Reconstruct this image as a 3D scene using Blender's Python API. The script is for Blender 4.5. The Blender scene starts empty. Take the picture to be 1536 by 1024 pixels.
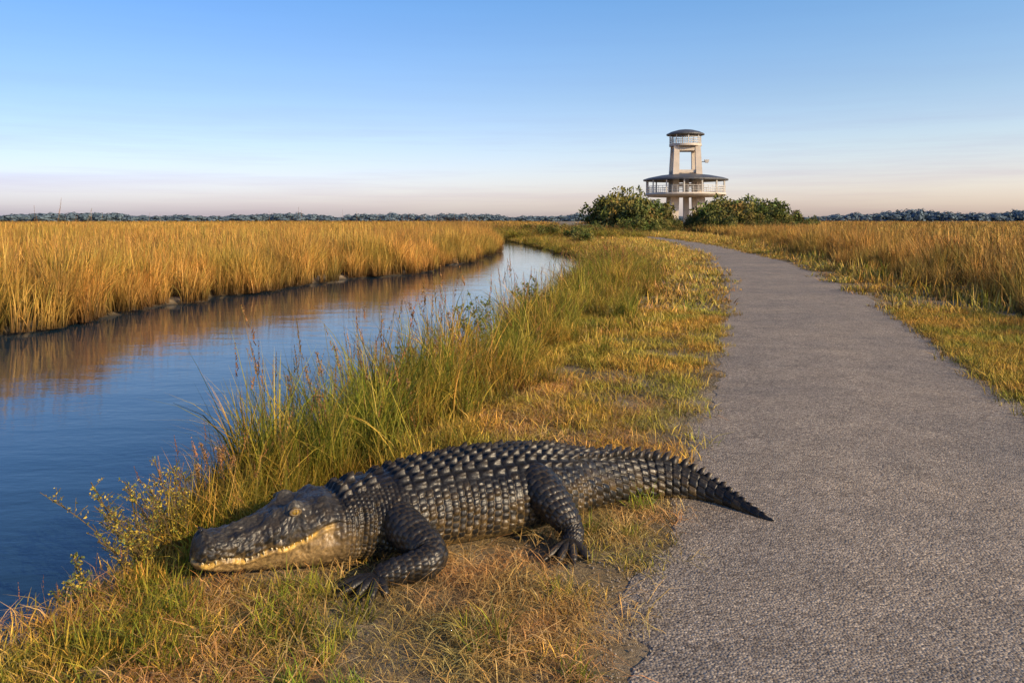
import bpy, math, random
import numpy as np
from mathutils import Vector
R = np.random.default_rng(7); random.seed(7)
scene = bpy.context.scene
COL = scene.collection

# ------------------------------------------------------------------ helpers
def mk(name, V, F, mat=None, col=None, smooth=False, link=True, parent=None):
    V = np.asarray(V, dtype=np.float32).reshape(-1, 3)
    me = bpy.data.meshes.new(name)
    if isinstance(F, np.ndarray):
        n = F.shape[1]; F = F.astype(np.int32)
        me.vertices.add(len(V)); me.vertices.foreach_set('co', V.ravel())
        me.loops.add(F.size); me.loops.foreach_set('vertex_index', F.ravel())
        me.polygons.add(len(F))
        me.polygons.foreach_set('loop_start', np.arange(0, F.size, n, dtype=np.int32))
        me.polygons.foreach_set('loop_total', np.full(len(F), n, dtype=np.int32))
        me.update(calc_edges=True)
    else:
        me.from_pydata([tuple(map(float, v)) for v in V], [], [tuple(int(i) for i in f) for f in F])
    if col is not None:
        at = me.color_attributes.new('col', 'FLOAT_COLOR', 'POINT')
        c = np.ones((len(V), 4), dtype=np.float32); c[:, :3] = col
        at.data.foreach_set('color', c.ravel())
    me.polygons.foreach_set('use_smooth', np.full(len(me.polygons), bool(smooth)))
    me.validate(); me.update()
    ob = bpy.data.objects.new(name, me)
    if mat: me.materials.append(mat)
    if link: COL.objects.link(ob)
    if parent: ob.parent = parent
    return ob

def merge(parts):
    Vs, Fs, Cs, o = [], [], [], 0
    for V, F, C in parts:
        V = np.asarray(V).reshape(-1, 3); Vs.append(V); Fs.append(np.asarray(F) + o)
        Cs.append(np.broadcast_to(np.asarray(C), (len(V), 3))); o += len(V)
    return np.concatenate(Vs), np.concatenate(Fs), np.concatenate(Cs)

def hsh(i, j, k=0):
    v = np.sin(i * 127.1 + j * 311.7 + k * 74.7) * 43758.5453
    return v - np.floor(v)
def vn(x, y, k=0):
    xi = np.floor(x); yi = np.floor(y); fx = x - xi; fy = y - yi
    fx = fx * fx * (3 - 2 * fx); fy = fy * fy * (3 - 2 * fy)
    a = hsh(xi, yi, k); b = hsh(xi + 1, yi, k); c = hsh(xi, yi + 1, k); d = hsh(xi + 1, yi + 1, k)
    return (a * (1 - fx) + b * fx) * (1 - fy) + (c * (1 - fx) + d * fx) * fy
def ss(a, b, x):
    t = np.clip((x - a) / (b - a), 0, 1); return t * t * (3 - 2 * t)
def gs(x, m, s): return np.exp(-((x - m) / s) ** 2)

# ------------------------------------------------------------------ node materials
def newmat(name):
    m = bpy.data.materials.new(name); m.use_nodes = True
    nt = m.node_tree; b = nt.nodes['Principled BSDF']
    return m, nt, b
def N(nt, t, **kw):
    n = nt.nodes.new(t)
    for k, v in kw.items(): setattr(n, k, v)
    return n
def ramp(nt, src, stops):
    r = N(nt, 'ShaderNodeValToRGB'); cr = r.color_ramp
    while len(cr.elements) < len(stops): cr.elements.new(0.5)
    for e, (p, c) in zip(cr.elements, stops):
        e.position = p; e.color = (c[0], c[1], c[2], 1) if not isinstance(c, (int, float)) else (c, c, c, 1)
    nt.links.new(src, r.inputs[0]); return r.outputs[0]
def noise(nt, vec, scale, detail=4, rough=.55):
    n = N(nt, 'ShaderNodeTexNoise'); n.inputs['Scale'].default_value = scale
    n.inputs['Detail'].default_value = detail; n.inputs['Roughness'].default_value = rough
    nt.links.new(vec, n.inputs['Vector']); return n.outputs['Fac']
def mix(nt, fac, a, b, mode='MIX'):
    m = N(nt, 'ShaderNodeMix', data_type='RGBA', blend_type=mode)
    for sock, v in ((m.inputs[0], fac), (m.inputs[6], a), (m.inputs[7], b)):
        if isinstance(v, (int, float)): sock.default_value = v
        elif isinstance(v, tuple): sock.default_value = (v[0], v[1], v[2], 1)
        else: nt.links.new(v, sock)
    return m.outputs[2]
def bump(nt, h, strength, dist, b, prev=None):
    n = N(nt, 'ShaderNodeBump'); n.inputs['Strength'].default_value = strength
    n.inputs['Distance'].default_value = dist
    nt.links.new(h, n.inputs['Height'])
    if prev: nt.links.new(prev, n.inputs['Normal'])
    nt.links.new(n.outputs[0], b.inputs['Normal']); return n.outputs[0]
def geopos(nt): return N(nt, 'ShaderNodeNewGeometry').outputs['Position']
def simple(name, c, rough=.7, nscale=3, amt=.25):
    m, nt, b = newmat(name); p = geopos(nt)
    f = noise(nt, p, nscale, 5)
    k = ramp(nt, f, [(.3, 1 - amt), (.7, 1 + amt * .4)])
    nt.links.new(mix(nt, 1.0, c, k, 'MULTIPLY'), b.inputs['Base Color'])
    b.inputs['Roughness'].default_value = rough
    return m

def grassmat(name, green=(.85, 1.05, .7), gold=(1.2, .98, .8), trans=0., scale=.35, lo=.62, hi=1.3):
    m, nt, b = newmat(name); p = geopos(nt)
    a = N(nt, 'ShaderNodeVertexColor', layer_name='col').outputs['Color']
    f = ramp(nt, noise(nt, p, scale, 3), [(.38, green), (.6, gold)])
    c = mix(nt, 1.0, a, f, 'MULTIPLY')
    oi = N(nt, 'ShaderNodeObjectInfo').outputs['Random']
    k = ramp(nt, oi, [(0, lo), (1, hi)])
    c = mix(nt, 1.0, c, k, 'MULTIPLY')
    nt.links.new(c, b.inputs['Base Color']); b.inputs['Roughness'].default_value = .6
    b.inputs['Specular IOR Level'].default_value = .2
    if trans > 0:
        t = N(nt, 'ShaderNodeBsdfTranslucent'); nt.links.new(c, t.inputs['Color'])
        ms = N(nt, 'ShaderNodeMixShader'); ms.inputs[0].default_value = trans
        nt.links.new(b.outputs[0], ms.inputs[1]); nt.links.new(t.outputs[0], ms.inputs[2])
        nt.links.new(ms.outputs[0], nt.nodes['Material Output'].inputs['Surface'])
    return m
M_reed = grassmat('sawgrass', green=(.84, .94, .7), gold=(1.14, .98, .85), scale=.5, lo=.5, hi=1.32)
M_grass = grassmat('bank_grass', scale=.9, trans=.25, lo=.5, hi=1.35)
M_turf = grassmat('turf_blades', scale=1.1)
M_leaf = grassmat('leaves', green=(.85, 1.05, .8), gold=(1.2, 1.0, .8), scale=.2)

# ------------------------------------------------------------------ layout curves (metres)
shoreL = np.array([(-11, -20), (-10, 0), (-8.3, 7), (-7.1, 11.06), (-6.75, 12.9), (-6.3, 14.6), (-6.1, 16.8), (-5.37, 19), (-4.46, 21.5),
                   (-3.4, 24.2), (-2.1, 28.5), (-1.34, 37.3), (-1.27, 46), (-2.16, 60.5), (-3.1, 71.7), (-6, 82), (-12, 90)], float)
shoreR = np.array([(-2.4, -20), (-2.15, 0), (-1.9, 2.7), (-1.74, 3.28), (-1.66, 4.0), (-1.6, 4.6), (-1.42, 5.23), (-1.04, 6.3), (-.60, 7.9), (-.18, 10.2),
                   (.65, 14.9), (1.6, 19.3), (2.9, 26.5), (2.8, 35), (1.4, 48.4), (-.1, 62.4), (-1.5, 71.7), (-4.5, 84), (-11.5, 91)], float)
roadLp = np.array([(-.35, -20), (0, 0), (.28, 2.58), (.47, 3.145), (.70, 3.81), (1.16, 5.43), (1.60, 6.64), (2.23, 8.54), (3.22, 11.95),
                   (4.83, 17.9), (6.58, 25.6), (8.14, 34.5), (9.8, 48.4), (10.7, 60), (10.9, 68), (10.3, 78), (8, 92)], float)
roadRp = np.array([(3.2, -20), (3.4, 0), (3.62, 3.0), (3.86, 5), (4.09, 6.36), (4.69, 8.34), (5.64, 11.2), (6.94, 15.6), (8.45, 21.9), (10.05, 29.9),
                   (11.6, 41.7), (12.5, 52), (12.75, 60), (12.75, 68), (12.2, 78), (10.5, 92)], float)
fieldR = np.array([(5.6, -20), (5.7, 0), (6.2, 5), (7.7, 12.4), (8.9, 17.), (10.1, 23), (12., 33), (15, 50), (17, 70), (17, 300)], float)
def xat(P, y):
    yy = np.arange(P[0, 1], P[-1, 1], .2); xx = np.interp(yy, P[:, 1], P[:, 0])
    k = np.exp(-np.linspace(-2, 2, 13) ** 2); k /= k.sum()
    xs = np.convolve(np.pad(xx, 6, mode='edge'), k, 'valid')
    return np.interp(y, yy, xs)
def wob(y, k, a=.25, f=.6): return (vn(y * f, y * 0 + k) - .5) * 2 * a + (vn(y * f * 4, y * 0 + k + 9) - .5) * a * .7
def XL(y): return xat(shoreL, y) + wob(y, 3, .6, .5)
def XR(y): return xat(shoreR, y) + wob(y, 5, .20, .9) * ss(0, 8, y)
def RL(y): return xat(roadLp, y)
def RR(y): return xat(roadRp, y)
def XF(y): return xat(fieldR, y) + wob(y, 8, .4, .4)

def dW(x, y):
    l = XL(y); r = XR(y)
    sl = (XL(y + .3) - XL(y - .3)) / .6; sr = (XR(y + .3) - XR(y - .3)) / .6
    d = np.where(x < (l + r) / 2, (l - x) / np.sqrt(1 + sl ** 2), (x - r) / np.sqrt(1 + sr ** 2))
    return np.where(y > 90, 50, d)
def gz(x, y):
    d = dW(x, y)
    z = np.where(d > 0, -.13 + .13 * ss(0, .4, d), -.13 - .6 * ss(0, 1.5, -d))
    n = (vn(x * 2.3, y * 2.3) - .5) * .035 + (vn(x * 7, y * 7, 2) - .5) * .018
    rd = np.where(y < 95, np.maximum(RL(y) - x, x - RR(y)), 9)
    m = ss(.0, .4, rd)
    return z + n * m * (y < 60) - .006 - .008 * m - .03 * ss(-.12, -.45, rd)

# ------------------------------------------------------------------ ground
def axis(lo, hi, st, far, g=1.22):
    a = list(np.arange(lo, hi, st)); s = st; x = hi
    while x < far: a.append(x); s *= g; x += s
    a.append(far); s = st; x = lo - st; b = []
    while x > -far: b.append(x); s *= g; x -= s
    b.append(-far); return np.array(b[::-1] + a)
ax = axis(-9, 10, .09, 5000, 1.12); ay = axis(1.5, 30, .1, 5000, 1.05)
gx, gy = np.meshgrid(ax, ay)
V = np.stack([gx, gy, gz(gx, gy)], -1).reshape(-1, 3)
def gridF(nr, nc):
    i = np.arange(nr - 1)[:, None] * nc + np.arange(nc - 1)[None]
    return np.stack([i, i + 1, i + nc + 1, i + nc], -1).reshape(-1, 4)
m, nt, b = newmat('ground_soil'); p = geopos(nt)
c1 = ramp(nt, noise(nt, p, 1.9, 6), [(.35, (.15, .11, .045)), (.5, (.27, .19, .09)), (.66, (.36, .285, .20))])
c2 = ramp(nt, noise(nt, p, 45, 5, .7), [(.3, .5), (.7, 1.35)])
c = mix(nt, 1., c1, c2, 'MULTIPLY')
sz = N(nt, 'ShaderNodeSeparateXYZ'); nt.links.new(p, sz.inputs[0])
mr = N(nt, 'ShaderNodeMapRange'); mr.inputs[1].default_value = -.12; mr.inputs[2].default_value = -.04; nt.links.new(sz.outputs[2], mr.inputs[0])
c = mix(nt, mr.outputs[0], (.035, .026, .015), c)
nt.links.new(c, b.inputs['Base Color']); b.inputs['Roughness'].default_value = .95
bump(nt, noise(nt, p, 60, 6, .7), .8, .02, b)
mk('ground', V, gridF(len(ay), len(ax)), m, smooth=True)

# ------------------------------------------------------------------ water
m, nt, b = newmat('water'); p = geopos(nt)
b.inputs['Base Color'].default_value = (.014, .038, .060, 1); b.inputs['Roughness'].default_value = .03
b.inputs['IOR'].default_value = 1.40
mp = N(nt, 'ShaderNodeMapping'); mp.inputs['Scale'].default_value = (.8, 1.7, 1); nt.links.new(p, mp.inputs['Vector'])
n1 = bump(nt, noise(nt, mp.outputs[0], 1.4, 3, .5), .12, .05, b)
bump(nt, noise(nt, mp.outputs[0], 8, 3, .6), .14, .010, b, n1)
mk('water', [(-40, -30, -.12), (12, -30, -.12), (12, 95, -.12), (-40, 95, -.12)], np.array([[0, 1, 2, 3]]), m)

# ------------------------------------------------------------------ path
ys = np.concatenate([np.arange(-15, 1.5, .5), np.arange(1.5, 14, .03), np.arange(14, 92, .4)])
er = (vn(ys * 2.2, ys * 0 + 4) - .5) * .20 + (vn(ys * 9, ys * 0 + 6) - .5) * .07 + (vn(ys * 31, ys * 0 + 7) - .5) * .03
er2 = (vn(ys * 3, ys * 0 + 14) - .5) * .12 + (vn(ys * 13, ys * 0 + 16) - .5) * .05
xl = RL(ys) + er; xr = RR(ys) + er2
V = []
for t, dz in ((0, -.010), (.006, -.001), (.12, .004), (.5, .012), (.994, -.001), (1, -.010)):
    V.append(np.stack([xl + (xr - xl) * t, ys, np.full_like(ys, dz)], -1))
V = np.stack(V, 1).reshape(-1, 3)
m, nt, b = newmat('asphalt'); p = geopos(nt)
vo = N(nt, 'ShaderNodeTexVoronoi'); vo.inputs['Scale'].default_value = 95; nt.links.new(p, vo.inputs['Vector'])
sp = N(nt, 'ShaderNodeSeparateColor'); nt.links.new(vo.outputs['Color'], sp.inputs[0])
agg = ramp(nt, sp.outputs[0], [(0, (.16, .128, .10)), (.35, (.31, .255, .20)), (.75, (.42, .35, .27)), (1, (.64, .53, .40))])
big = ramp(nt, noise(nt, p, .7, 6, .6), [(.3, (.74, .75, .78)), (.7, (1.14, 1.09, 1.02))])
fin = ramp(nt, noise(nt, p, 150, 3, .7), [(.35, .6), (.65, 1.2)])
c = mix(nt, 1., mix(nt, 1., agg, big, 'MULTIPLY'), fin, 'MULTIPLY')
blot = ramp(nt, noise(nt, p, 3.5, 5, .65), [(.36, .84), (.6, 1.06)]); c = mix(nt, 1., c, blot, 'MULTIPLY')
vc = N(nt, 'ShaderNodeTexVoronoi', feature='DISTANCE_TO_EDGE'); vc.inputs['Scale'].default_value = .35
dist = N(nt, 'ShaderNodeVectorMath', operation='ADD'); nz = N(nt, 'ShaderNodeTexNoise'); nz.inputs['Scale'].default_value = 2.5; nz.inputs['Detail'].default_value = 6
nt.links.new(p, nz.inputs['Vector']); nt.links.new(p, dist.inputs[0]); nt.links.new(nz.outputs['Color'], dist.inputs[1]); nt.links.new(dist.outputs[0], vc.inputs['Vector'])
cr = ramp(nt, vc.outputs[0], [(0, .55), (.004, 1.0)])
c = mix(nt, .6, c, mix(nt, 1., c, cr, 'MULTIPLY'))
nt.links.new(c, b.inputs['Base Color']); b.inputs['Roughness'].default_value = .9; b.inputs['Specular IOR Level'].default_value = .3
h1 = bump(nt, vo.outputs['Distance'], .55, -.008, b)
bump(nt, noise(nt, p, 5, 4), .25, .02, b, h1)
mk('paved_path', V, gridF(len(ys), 6), m)

# ------------------------------------------------------------------ grass clump variants
def blades(n, rad, h0, h1, w0, lean, bend, K, cols, root, rng, flop=0.0, seeds=0, rt=.45, hp=1.2):
    r = rad * np.sqrt(rng.random(n)); a = rng.random(n) * 6.283
    bx = r * np.cos(a); by = r * np.sin(a)
    h = h0 + (h1 - h0) * rng.random(n) ** hp
    la = rng.random(n) * 6.283
    ln = lean * (.2 + rng.random(n)); bd = bend * rng.random(n) ** 1.5 * 1.6
    w = w0 * (.6 + .8 * rng.random(n))
    t = np.linspace(0, 1, K + 1)[None]
    dx = np.cos(la)[:, None]; dy = np.sin(la)[:, None]
    off = h[:, None] * (ln[:, None] * t + bd[:, None] * t ** 2.2)
    z = h[:, None] * (t - (.35 * bd[:, None] + flop) * t ** 3)
    cx = bx[:, None] + dx * off; cy = by[:, None] + dy * off
    fa = la + 1.57 + rng.normal(0, .7, n)
    ww = w[:, None] * np.clip((1 - t ** 2.2), .05, 1) * .5
    wx = np.cos(fa)[:, None] * ww; wy = np.sin(fa)[:, None] * ww
    V = np.stack([np.stack([cx - wx, cy - wy, z], -1), np.stack([cx + wx, cy + wy, z], -1)], 2)
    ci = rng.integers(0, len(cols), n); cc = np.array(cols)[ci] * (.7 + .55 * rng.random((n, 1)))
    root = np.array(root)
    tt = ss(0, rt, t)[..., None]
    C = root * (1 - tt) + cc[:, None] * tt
    C = np.repeat(C[:, :, None], 2, 2)
    base = (np.arange(n) * (K + 1) * 2)[:, None] + (np.arange(K) * 2)[None]
    F = np.stack([base, base + 1, base + 3, base + 2], -1).reshape(-1, 4)
    parts = [(V.reshape(-1, 3), F, C.reshape(-1, 3))]
    for k in range(seeds):
        i = rng.integers(0, n); hh = h1 * (1.0 + .25 * rng.random()); q = rng.normal(0, .12, 2)
        m_ = 14
        zz = hh * (.78 + .22 * np.arange(m_) / m_); x0 = bx[i] + q[0] * (zz / hh) ** 2 * hh; y0 = by[i] + q[1] * (zz / hh) ** 2 * hh
        s = .012 * (1.2 - np.arange(m_) / m_)
        ang = rng.random(m_) * 6.28
        a1 = np.stack([x0, y0, zz], -1); d = np.stack([np.cos(ang) * s, np.sin(ang) * s, s * 1.6], -1); e = np.stack([-np.sin(ang) * .004, np.cos(ang) * .004, 0 * s], -1)
        VV = np.stack([a1 - e, a1 + e, a1 + d + e, a1 + d - e], 1).reshape(-1, 3)
        parts.append((VV, np.arange(m_ * 4).reshape(-1, 4), (.34, .16, .07)))
        st = np.array([[bx[i] - .002, by[i], 0], [bx[i] + .002, by[i], 0], [x0[-1] + .0015, y0[-1], zz[-1]], [x0[-1] - .0015, y0[-1], zz[-1]]])
        parts.append((st, np.array([[0, 1, 2, 3]]), (.2, .14, .05)))
    return merge(parts)
GOLD = [(.62, .355, .095), (.52, .285, .07), (.68, .42, .13), (.40, .215, .05), (.43, .29, .065), (.32, .25, .055), (.56, .31, .08)]
BANK = [(.33, .27, .045), (.22, .22, .035), (.52, .35, .07), (.39, .31, .05), (.60, .39, .11), (.15, .17, .025)]
TURF = [(.42, .31, .05), (.58, .38, .08), (.26, .25, .035), (.62, .40, .11), (.50, .34, .065)]
DRY = [(.60, .40, .18), (.54, .32, .12), (.66, .47, .23), (.40, .24, .09), (.58, .31, .12)]
GREEN = [(.20, .26, .03), (.32, .33, .04), (.42, .36, .06), (.15, .2, .03)]
def variants(name, k, mat, **kw):
    c = bpy.data.collections.new(name)
    for i in range(k):
        V, F, C = blades(rng=np.random.default_rng(i * 13 + len(name)), **kw)
        c.objects.link(mk(f'{name}_{i}', V, F, mat, C, link=False, smooth=True))
    return c
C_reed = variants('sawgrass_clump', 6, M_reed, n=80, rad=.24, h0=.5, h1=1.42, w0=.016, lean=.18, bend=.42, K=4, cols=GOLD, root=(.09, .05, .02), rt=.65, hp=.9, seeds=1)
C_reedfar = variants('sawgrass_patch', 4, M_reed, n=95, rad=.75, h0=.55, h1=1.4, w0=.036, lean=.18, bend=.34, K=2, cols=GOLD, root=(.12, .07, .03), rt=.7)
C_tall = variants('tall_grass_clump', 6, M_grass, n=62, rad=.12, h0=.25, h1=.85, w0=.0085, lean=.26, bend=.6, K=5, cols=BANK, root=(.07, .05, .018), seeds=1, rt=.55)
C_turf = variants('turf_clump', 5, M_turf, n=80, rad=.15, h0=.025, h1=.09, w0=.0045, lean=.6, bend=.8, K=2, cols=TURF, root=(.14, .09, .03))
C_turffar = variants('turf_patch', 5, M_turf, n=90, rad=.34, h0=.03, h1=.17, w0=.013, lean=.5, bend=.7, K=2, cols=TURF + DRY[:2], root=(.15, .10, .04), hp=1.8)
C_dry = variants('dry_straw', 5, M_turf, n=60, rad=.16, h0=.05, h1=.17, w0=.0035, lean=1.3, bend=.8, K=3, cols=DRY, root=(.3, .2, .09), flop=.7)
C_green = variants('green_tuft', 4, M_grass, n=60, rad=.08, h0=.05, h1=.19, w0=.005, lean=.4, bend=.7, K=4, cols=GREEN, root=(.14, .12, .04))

def scatter(name, x, y, z, scl, coll, k, tilt=0.0, rot=None):
    n = len(x)
    me = bpy.data.meshes.new(name); me.vertices.add(n)
    me.vertices.foreach_set('co', np.stack([x, y, z], -1).astype(np.float32).ravel())
    a = me.attributes.new('rot', 'FLOAT_VECTOR', 'POINT')
    rr = np.stack([R.normal(0, tilt, n), R.normal(0, tilt, n), R.random(n) * 6.283], -1) if rot is None else rot
    a.data.foreach_set('vector', rr.astype(np.float32).ravel())
    a = me.attributes.new('scl', 'FLOAT_VECTOR', 'POINT')
    scl = np.asarray(scl, dtype=float)
    if scl.ndim == 1: scl = np.stack([scl] * 3, -1)
    a.data.foreach_set('vector', scl.astype(np.float32).ravel())
    a = me.attributes.new('idx', 'INT', 'POINT'); a.data.foreach_set('value', R.integers(0, k, n).astype(np.int32))
    ob = bpy.data.objects.new(name, me); COL.objects.link(ob)
    g = bpy.data.node_groups.new(name, 'GeometryNodeTree')
    g.interface.new_socket('Geometry', in_out='INPUT', socket_type='NodeSocketGeometry')
    g.interface.new_socket('Geometry', in_out='OUTPUT', socket_type='NodeSocketGeometry')
    gi = g.nodes.new('NodeGroupInput'); go = g.nodes.new('NodeGroupOutput')
    ip = g.nodes.new('GeometryNodeInstanceOnPoints'); ci = g.nodes.new('GeometryNodeCollectionInfo')
    ci.inputs['Collection'].default_value = coll; ci.inputs['Separate Children'].default_value = True; ci.inputs['Reset Children'].default_value = True
    def na(nm, t):
        q = g.nodes.new('GeometryNodeInputNamedAttribute'); q.data_type = t; q.inputs['Name'].default_value = nm; return q.outputs['Attribute']
    e2r = g.nodes.new('FunctionNodeEulerToRotation')
    L = g.links.new
    L(gi.outputs[0], ip.inputs['Points']); L(ci.outputs[0], ip.inputs['Instance']); ip.inputs['Pick Instance'].default_value = True
    L(na('idx', 'INT'), ip.inputs['Instance Index']); L(na('rot', 'FLOAT_VECTOR'), e2r.inputs[0]); L(e2r.outputs[0], ip.inputs['Rotation'])
    L(na('scl', 'FLOAT_VECTOR'), ip.inputs['Scale']); L(ip.outputs[0], go.inputs[0])
    md = ob.modifiers.new('scatter', 'NODES'); md.node_group = g
    return ob

def box(n, x0, x1, y0, y1): return R.uniform(x0, x1, n), R.uniform(y0, y1, n)
def cat(L): return [np.concatenate(q) for q in zip(*L)]

# --- sawgrass fields
nr, fr = [], []
x, y = box(15000, -15, 1, 4, 90); l = XL(y); d = dW(x, y)
k = (x < l + .3) & (d > -.2) & (d < 2.6) & (R.random(15000) < .45 + .75 * ss(.25, .6, vn(x * 1.3, y * 1.3, 51))); x, y, d = x[k], y[k], d[k]
s = (.66 + .44 * vn(x * .9, y * .9)) * R.uniform(.8, 1.12, len(x)) * (.62 + .38 * ss(-.2, .6, d))
nr.append((x, y, np.full_like(x, -.08), s))
x, y = box(5200, -45, 1, 4, 95); d = dW(x, y); k = (x < XL(y)) & (d > 2.2) & (d < 26); x, y = x[k], y[k]
fr.append((x, y, 0 * x, (.74 + .30 * vn(x * .35, y * .35)) * R.uniform(.86, 1.08, len(x)), np.ones_like(x)))
th = R.uniform(-.75, .75, 7500); rr = 40 * (8.) ** R.random(7500); x = rr * np.sin(th); y = rr * np.cos(th)
k = ((x < XL(y) - 20) | ((y > 92) & ((x < 4 + (y - 92) * .04) | (x > 36))) | ((x > XF(y) + 12)))
x, y = x[k], y[k]; sx = 1.3 + (np.hypot(x, y) - 40) / 45
fr.append((x, y, 0 * x, .80 + .20 * vn(x * .1, y * .1), sx))
x, y = box(6500, 5, 22, 3, 60); f = XF(y); k = (x > f) & (x < f + 3.5) & (R.random(6500) < .4 + .8 * ss(.25, .6, vn(x * 1.3, y * 1.3, 53))); x, y, f = x[k], y[k], f[k]
s = (.62 + .42 * vn(x * .8, y * .8)) * R.uniform(.8, 1.1, len(x)) * (.55 + .45 * ss(0, 1.0, x - f))
nr.append((x, y, 0 * x - .02, s))
x, y = box(5000, 5, 60, 3, 92); f = XF(y); k = (x > f + 2.8); x, y = x[k], y[k]
fr.append((x, y, 0 * x, (.70 + .28 * vn(x * .3, y * .3)) * R.uniform(.86, 1.08, len(x)), np.ones_like(x)))
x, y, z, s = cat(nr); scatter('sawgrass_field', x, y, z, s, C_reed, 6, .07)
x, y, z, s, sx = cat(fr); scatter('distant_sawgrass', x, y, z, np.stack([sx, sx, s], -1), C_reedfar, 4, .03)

# --- alligator spine early (for exclusion)
tip = np.array([-1.316, 3.27]); hd = np.array([.842, .539])
hs = [(0, .030, .168, .092), (.012, .058, .194, .074), (.05, .086, .210, .060), (.10, .092, .205, .046), (.18, .097, .216, .032), (.26, .110, .236, .020),
      (.34, .132, .260, .010), (.42, .160, .278, -.002), (.50, .188, .288, -.010), (.58, .204, .292, -.012), (.64, .204, .296, -.012)]
rows = [(tip[0] + s * hd[0], tip[1] + s * hd[1], w, a, b_) for s, w, a, b_ in hs]
rows += [(-.66, 3.685, .21, .31, -.01), (-.523, 3.755, .232, .33, -.01), (-.34, 3.86, .262, .345, -.01), (-.159, 3.95, .28, .35, -.01), (.03, 4.05, .27, .34, -.01),
         (.214, 4.14, .235, .312, -.005), (.35, 4.22, .19, .28, 0), (.475, 4.29, .155, .248, 0), (.60, 4.345, .132, .222, 0), (.707, 4.375, .115, .20, 0),
         (.854, 4.385, .092, .168, 0), (.95, 4.36, .077, .145, 0), (1.022, 4.32, .062, .122, 0), (1.11, 4.24, .046, .092, 0), (1.182, 4.13, .031, .06, 0),
         (1.25, 4.02, .016, .032, 0.), (1.295, 3.955, .004, .012, .0)]
rows = np.array(rows)
FEET = [(-.60, 3.22, .15), (-.42, 3.35, .12), (.25, 3.54, .14), (-.92, 4.03, .1)]
def gdist(x, y):
    d = np.full_like(x, 9.)
    for (a, b0, w, _, _), (c_, d0, w2, _, _) in zip(rows[:-1], rows[1:]):
        vx, vy = c_ - a, d0 - b0; t = np.clip(((x - a) * vx + (y - b0) * vy) / (vx * vx + vy * vy), 0, 1)
        d = np.minimum(d, np.hypot(x - a - t * vx, y - b0 - t * vy) - (w + (w2 - w) * t))
    for fx_, fy_, fr_ in FEET: d = np.minimum(d, np.hypot(x - fx_, y - fy_) - fr_)
    return d

# --- bank
tl, tu = [], []
x, y = box(17000, -2.5, 10, 4.2, 95); a = XR(y); c_ = RL(y); f = (x - a) / (c_ - a)
lim = .62 + .30 * (vn(x * 1.3, y * 1.3) - .5)
k = (f > -.02) & (f < lim) & (gdist(x, y) > .1) & (x < 9.5)
clump = ss(.34, .62, vn(x * 1.7, y * 1.7, 3))
dens = ss(lim, lim - .2, f) * (.07 + .93 * clump); dens = np.where(y < 9, dens * 1.6, dens)
k &= R.random(len(x)) < dens * 1.1
x, y, f = x[k], y[k], f[k]
s = (1.08 - .80 * f) * (.40 + .95 * vn(x * .9, y * .9, 5)) * R.uniform(.7, 1.15, len(x)) * (1 - .45 * ss(18, 32, y))
s = np.clip(s, .2, 1.3)
tl.append((x, y, gz(x, y), s, s * (1 + 1.4 * ss(12, 30, y))))
x, y = box(330, -1.6, 1.0, 4.3, 8); a = XR(y); k = (x > a - .05) & (x < a + .85) & (gdist(x, y) > .12); x, y = x[k], y[k]
s = R.uniform(.5, 1.05, len(x)) * (.55 + .85 * vn(x * 2.2, y * 2.2, 7)); tl.append((x, y, gz(x, y), s, s * .9))
x, y = box(80, -1.75, -1.0, 3.6, 4.6); k = (x > XR(y) - .05) & (gdist(x, y) > .06); x, y = x[k], y[k]
s = R.uniform(.3, .6, len(x)); tl.append((x, y, gz(x, y), s, s))
x, y = box(60, -2., -1.3, 2.4, 3.6); k = (x > XR(y) - .05) & (x < XR(y) + .2) & (gdist(x, y) > .06); x, y = x[k], y[k]
s = R.uniform(.15, .36, len(x)); tl.append((x, y, gz(x, y), s, s))
x, y = box(1800, -10, 12, 62, 100); k = (x > XR(y)) & ((x < RL(y) - .3) | (y > 90)); x, y = x[k], y[k]; s = R.uniform(.7, 1.15, len(x)); tl.append((x, y, 0 * x, s, s * 3.5))
x, y, z, s, sx = cat(tl); scatter('tall_bank_grass', x, y, z, np.stack([sx, sx, s], -1), C_tall, 6, .12)

def bare(x, y): return ss(.3, .62, vn(x * 1.7 + 3, y * 1.7, 11))
x, y = box(17000, -2.1, 7.6, 2.0, 13); a = XR(y); gd = gdist(x, y)
k = (((x > a + .03) & (x < RL(y) + .06)) | ((x > RR(y) - .05) & (x < XF(y) + .3))) & (gd > .02)
x, y, gd = x[k], y[k], gd[k]
fx = (x - XR(y)) / (RL(y) - XR(y))
near = (y < 4.5) & (x < RL(y))
pr = np.where(near, np.clip(.75 - .85 * ss(.15, .6, fx), .05, 1), .85 - .65 * bare(x, y) * (x < RL(y)))
edge = np.where(x < (RL(y) + RR(y)) / 2, RL(y) - x, x - RR(y)); pr = pr * (.14 + .86 * ss(-.06, .3, edge))
kk = R.random(len(x)) < pr
s = R.uniform(.5, 1.3, len(x)) * np.where(near, .85, 1.15)
tu.append((x[kk], y[kk], np.maximum(gz(x[kk], y[kk]), -.012), s[kk]))
x, y, z, s = cat(tu); scatter('turf', x, y, z, s, C_turf, 5, .1)
x, y = box(9500, -1, 20, 8.5, 92); k = (((x > XR(y) + .2) & (x < RL(y) - .1)) | ((x > RR(y) + .1) & (x < XF(y) + .4))) & (R.random(9500) < .35 + .75 * ss(.3, .6, vn(x * 1.5, y * 1.5, 61))); x, y = x[k], y[k]
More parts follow.
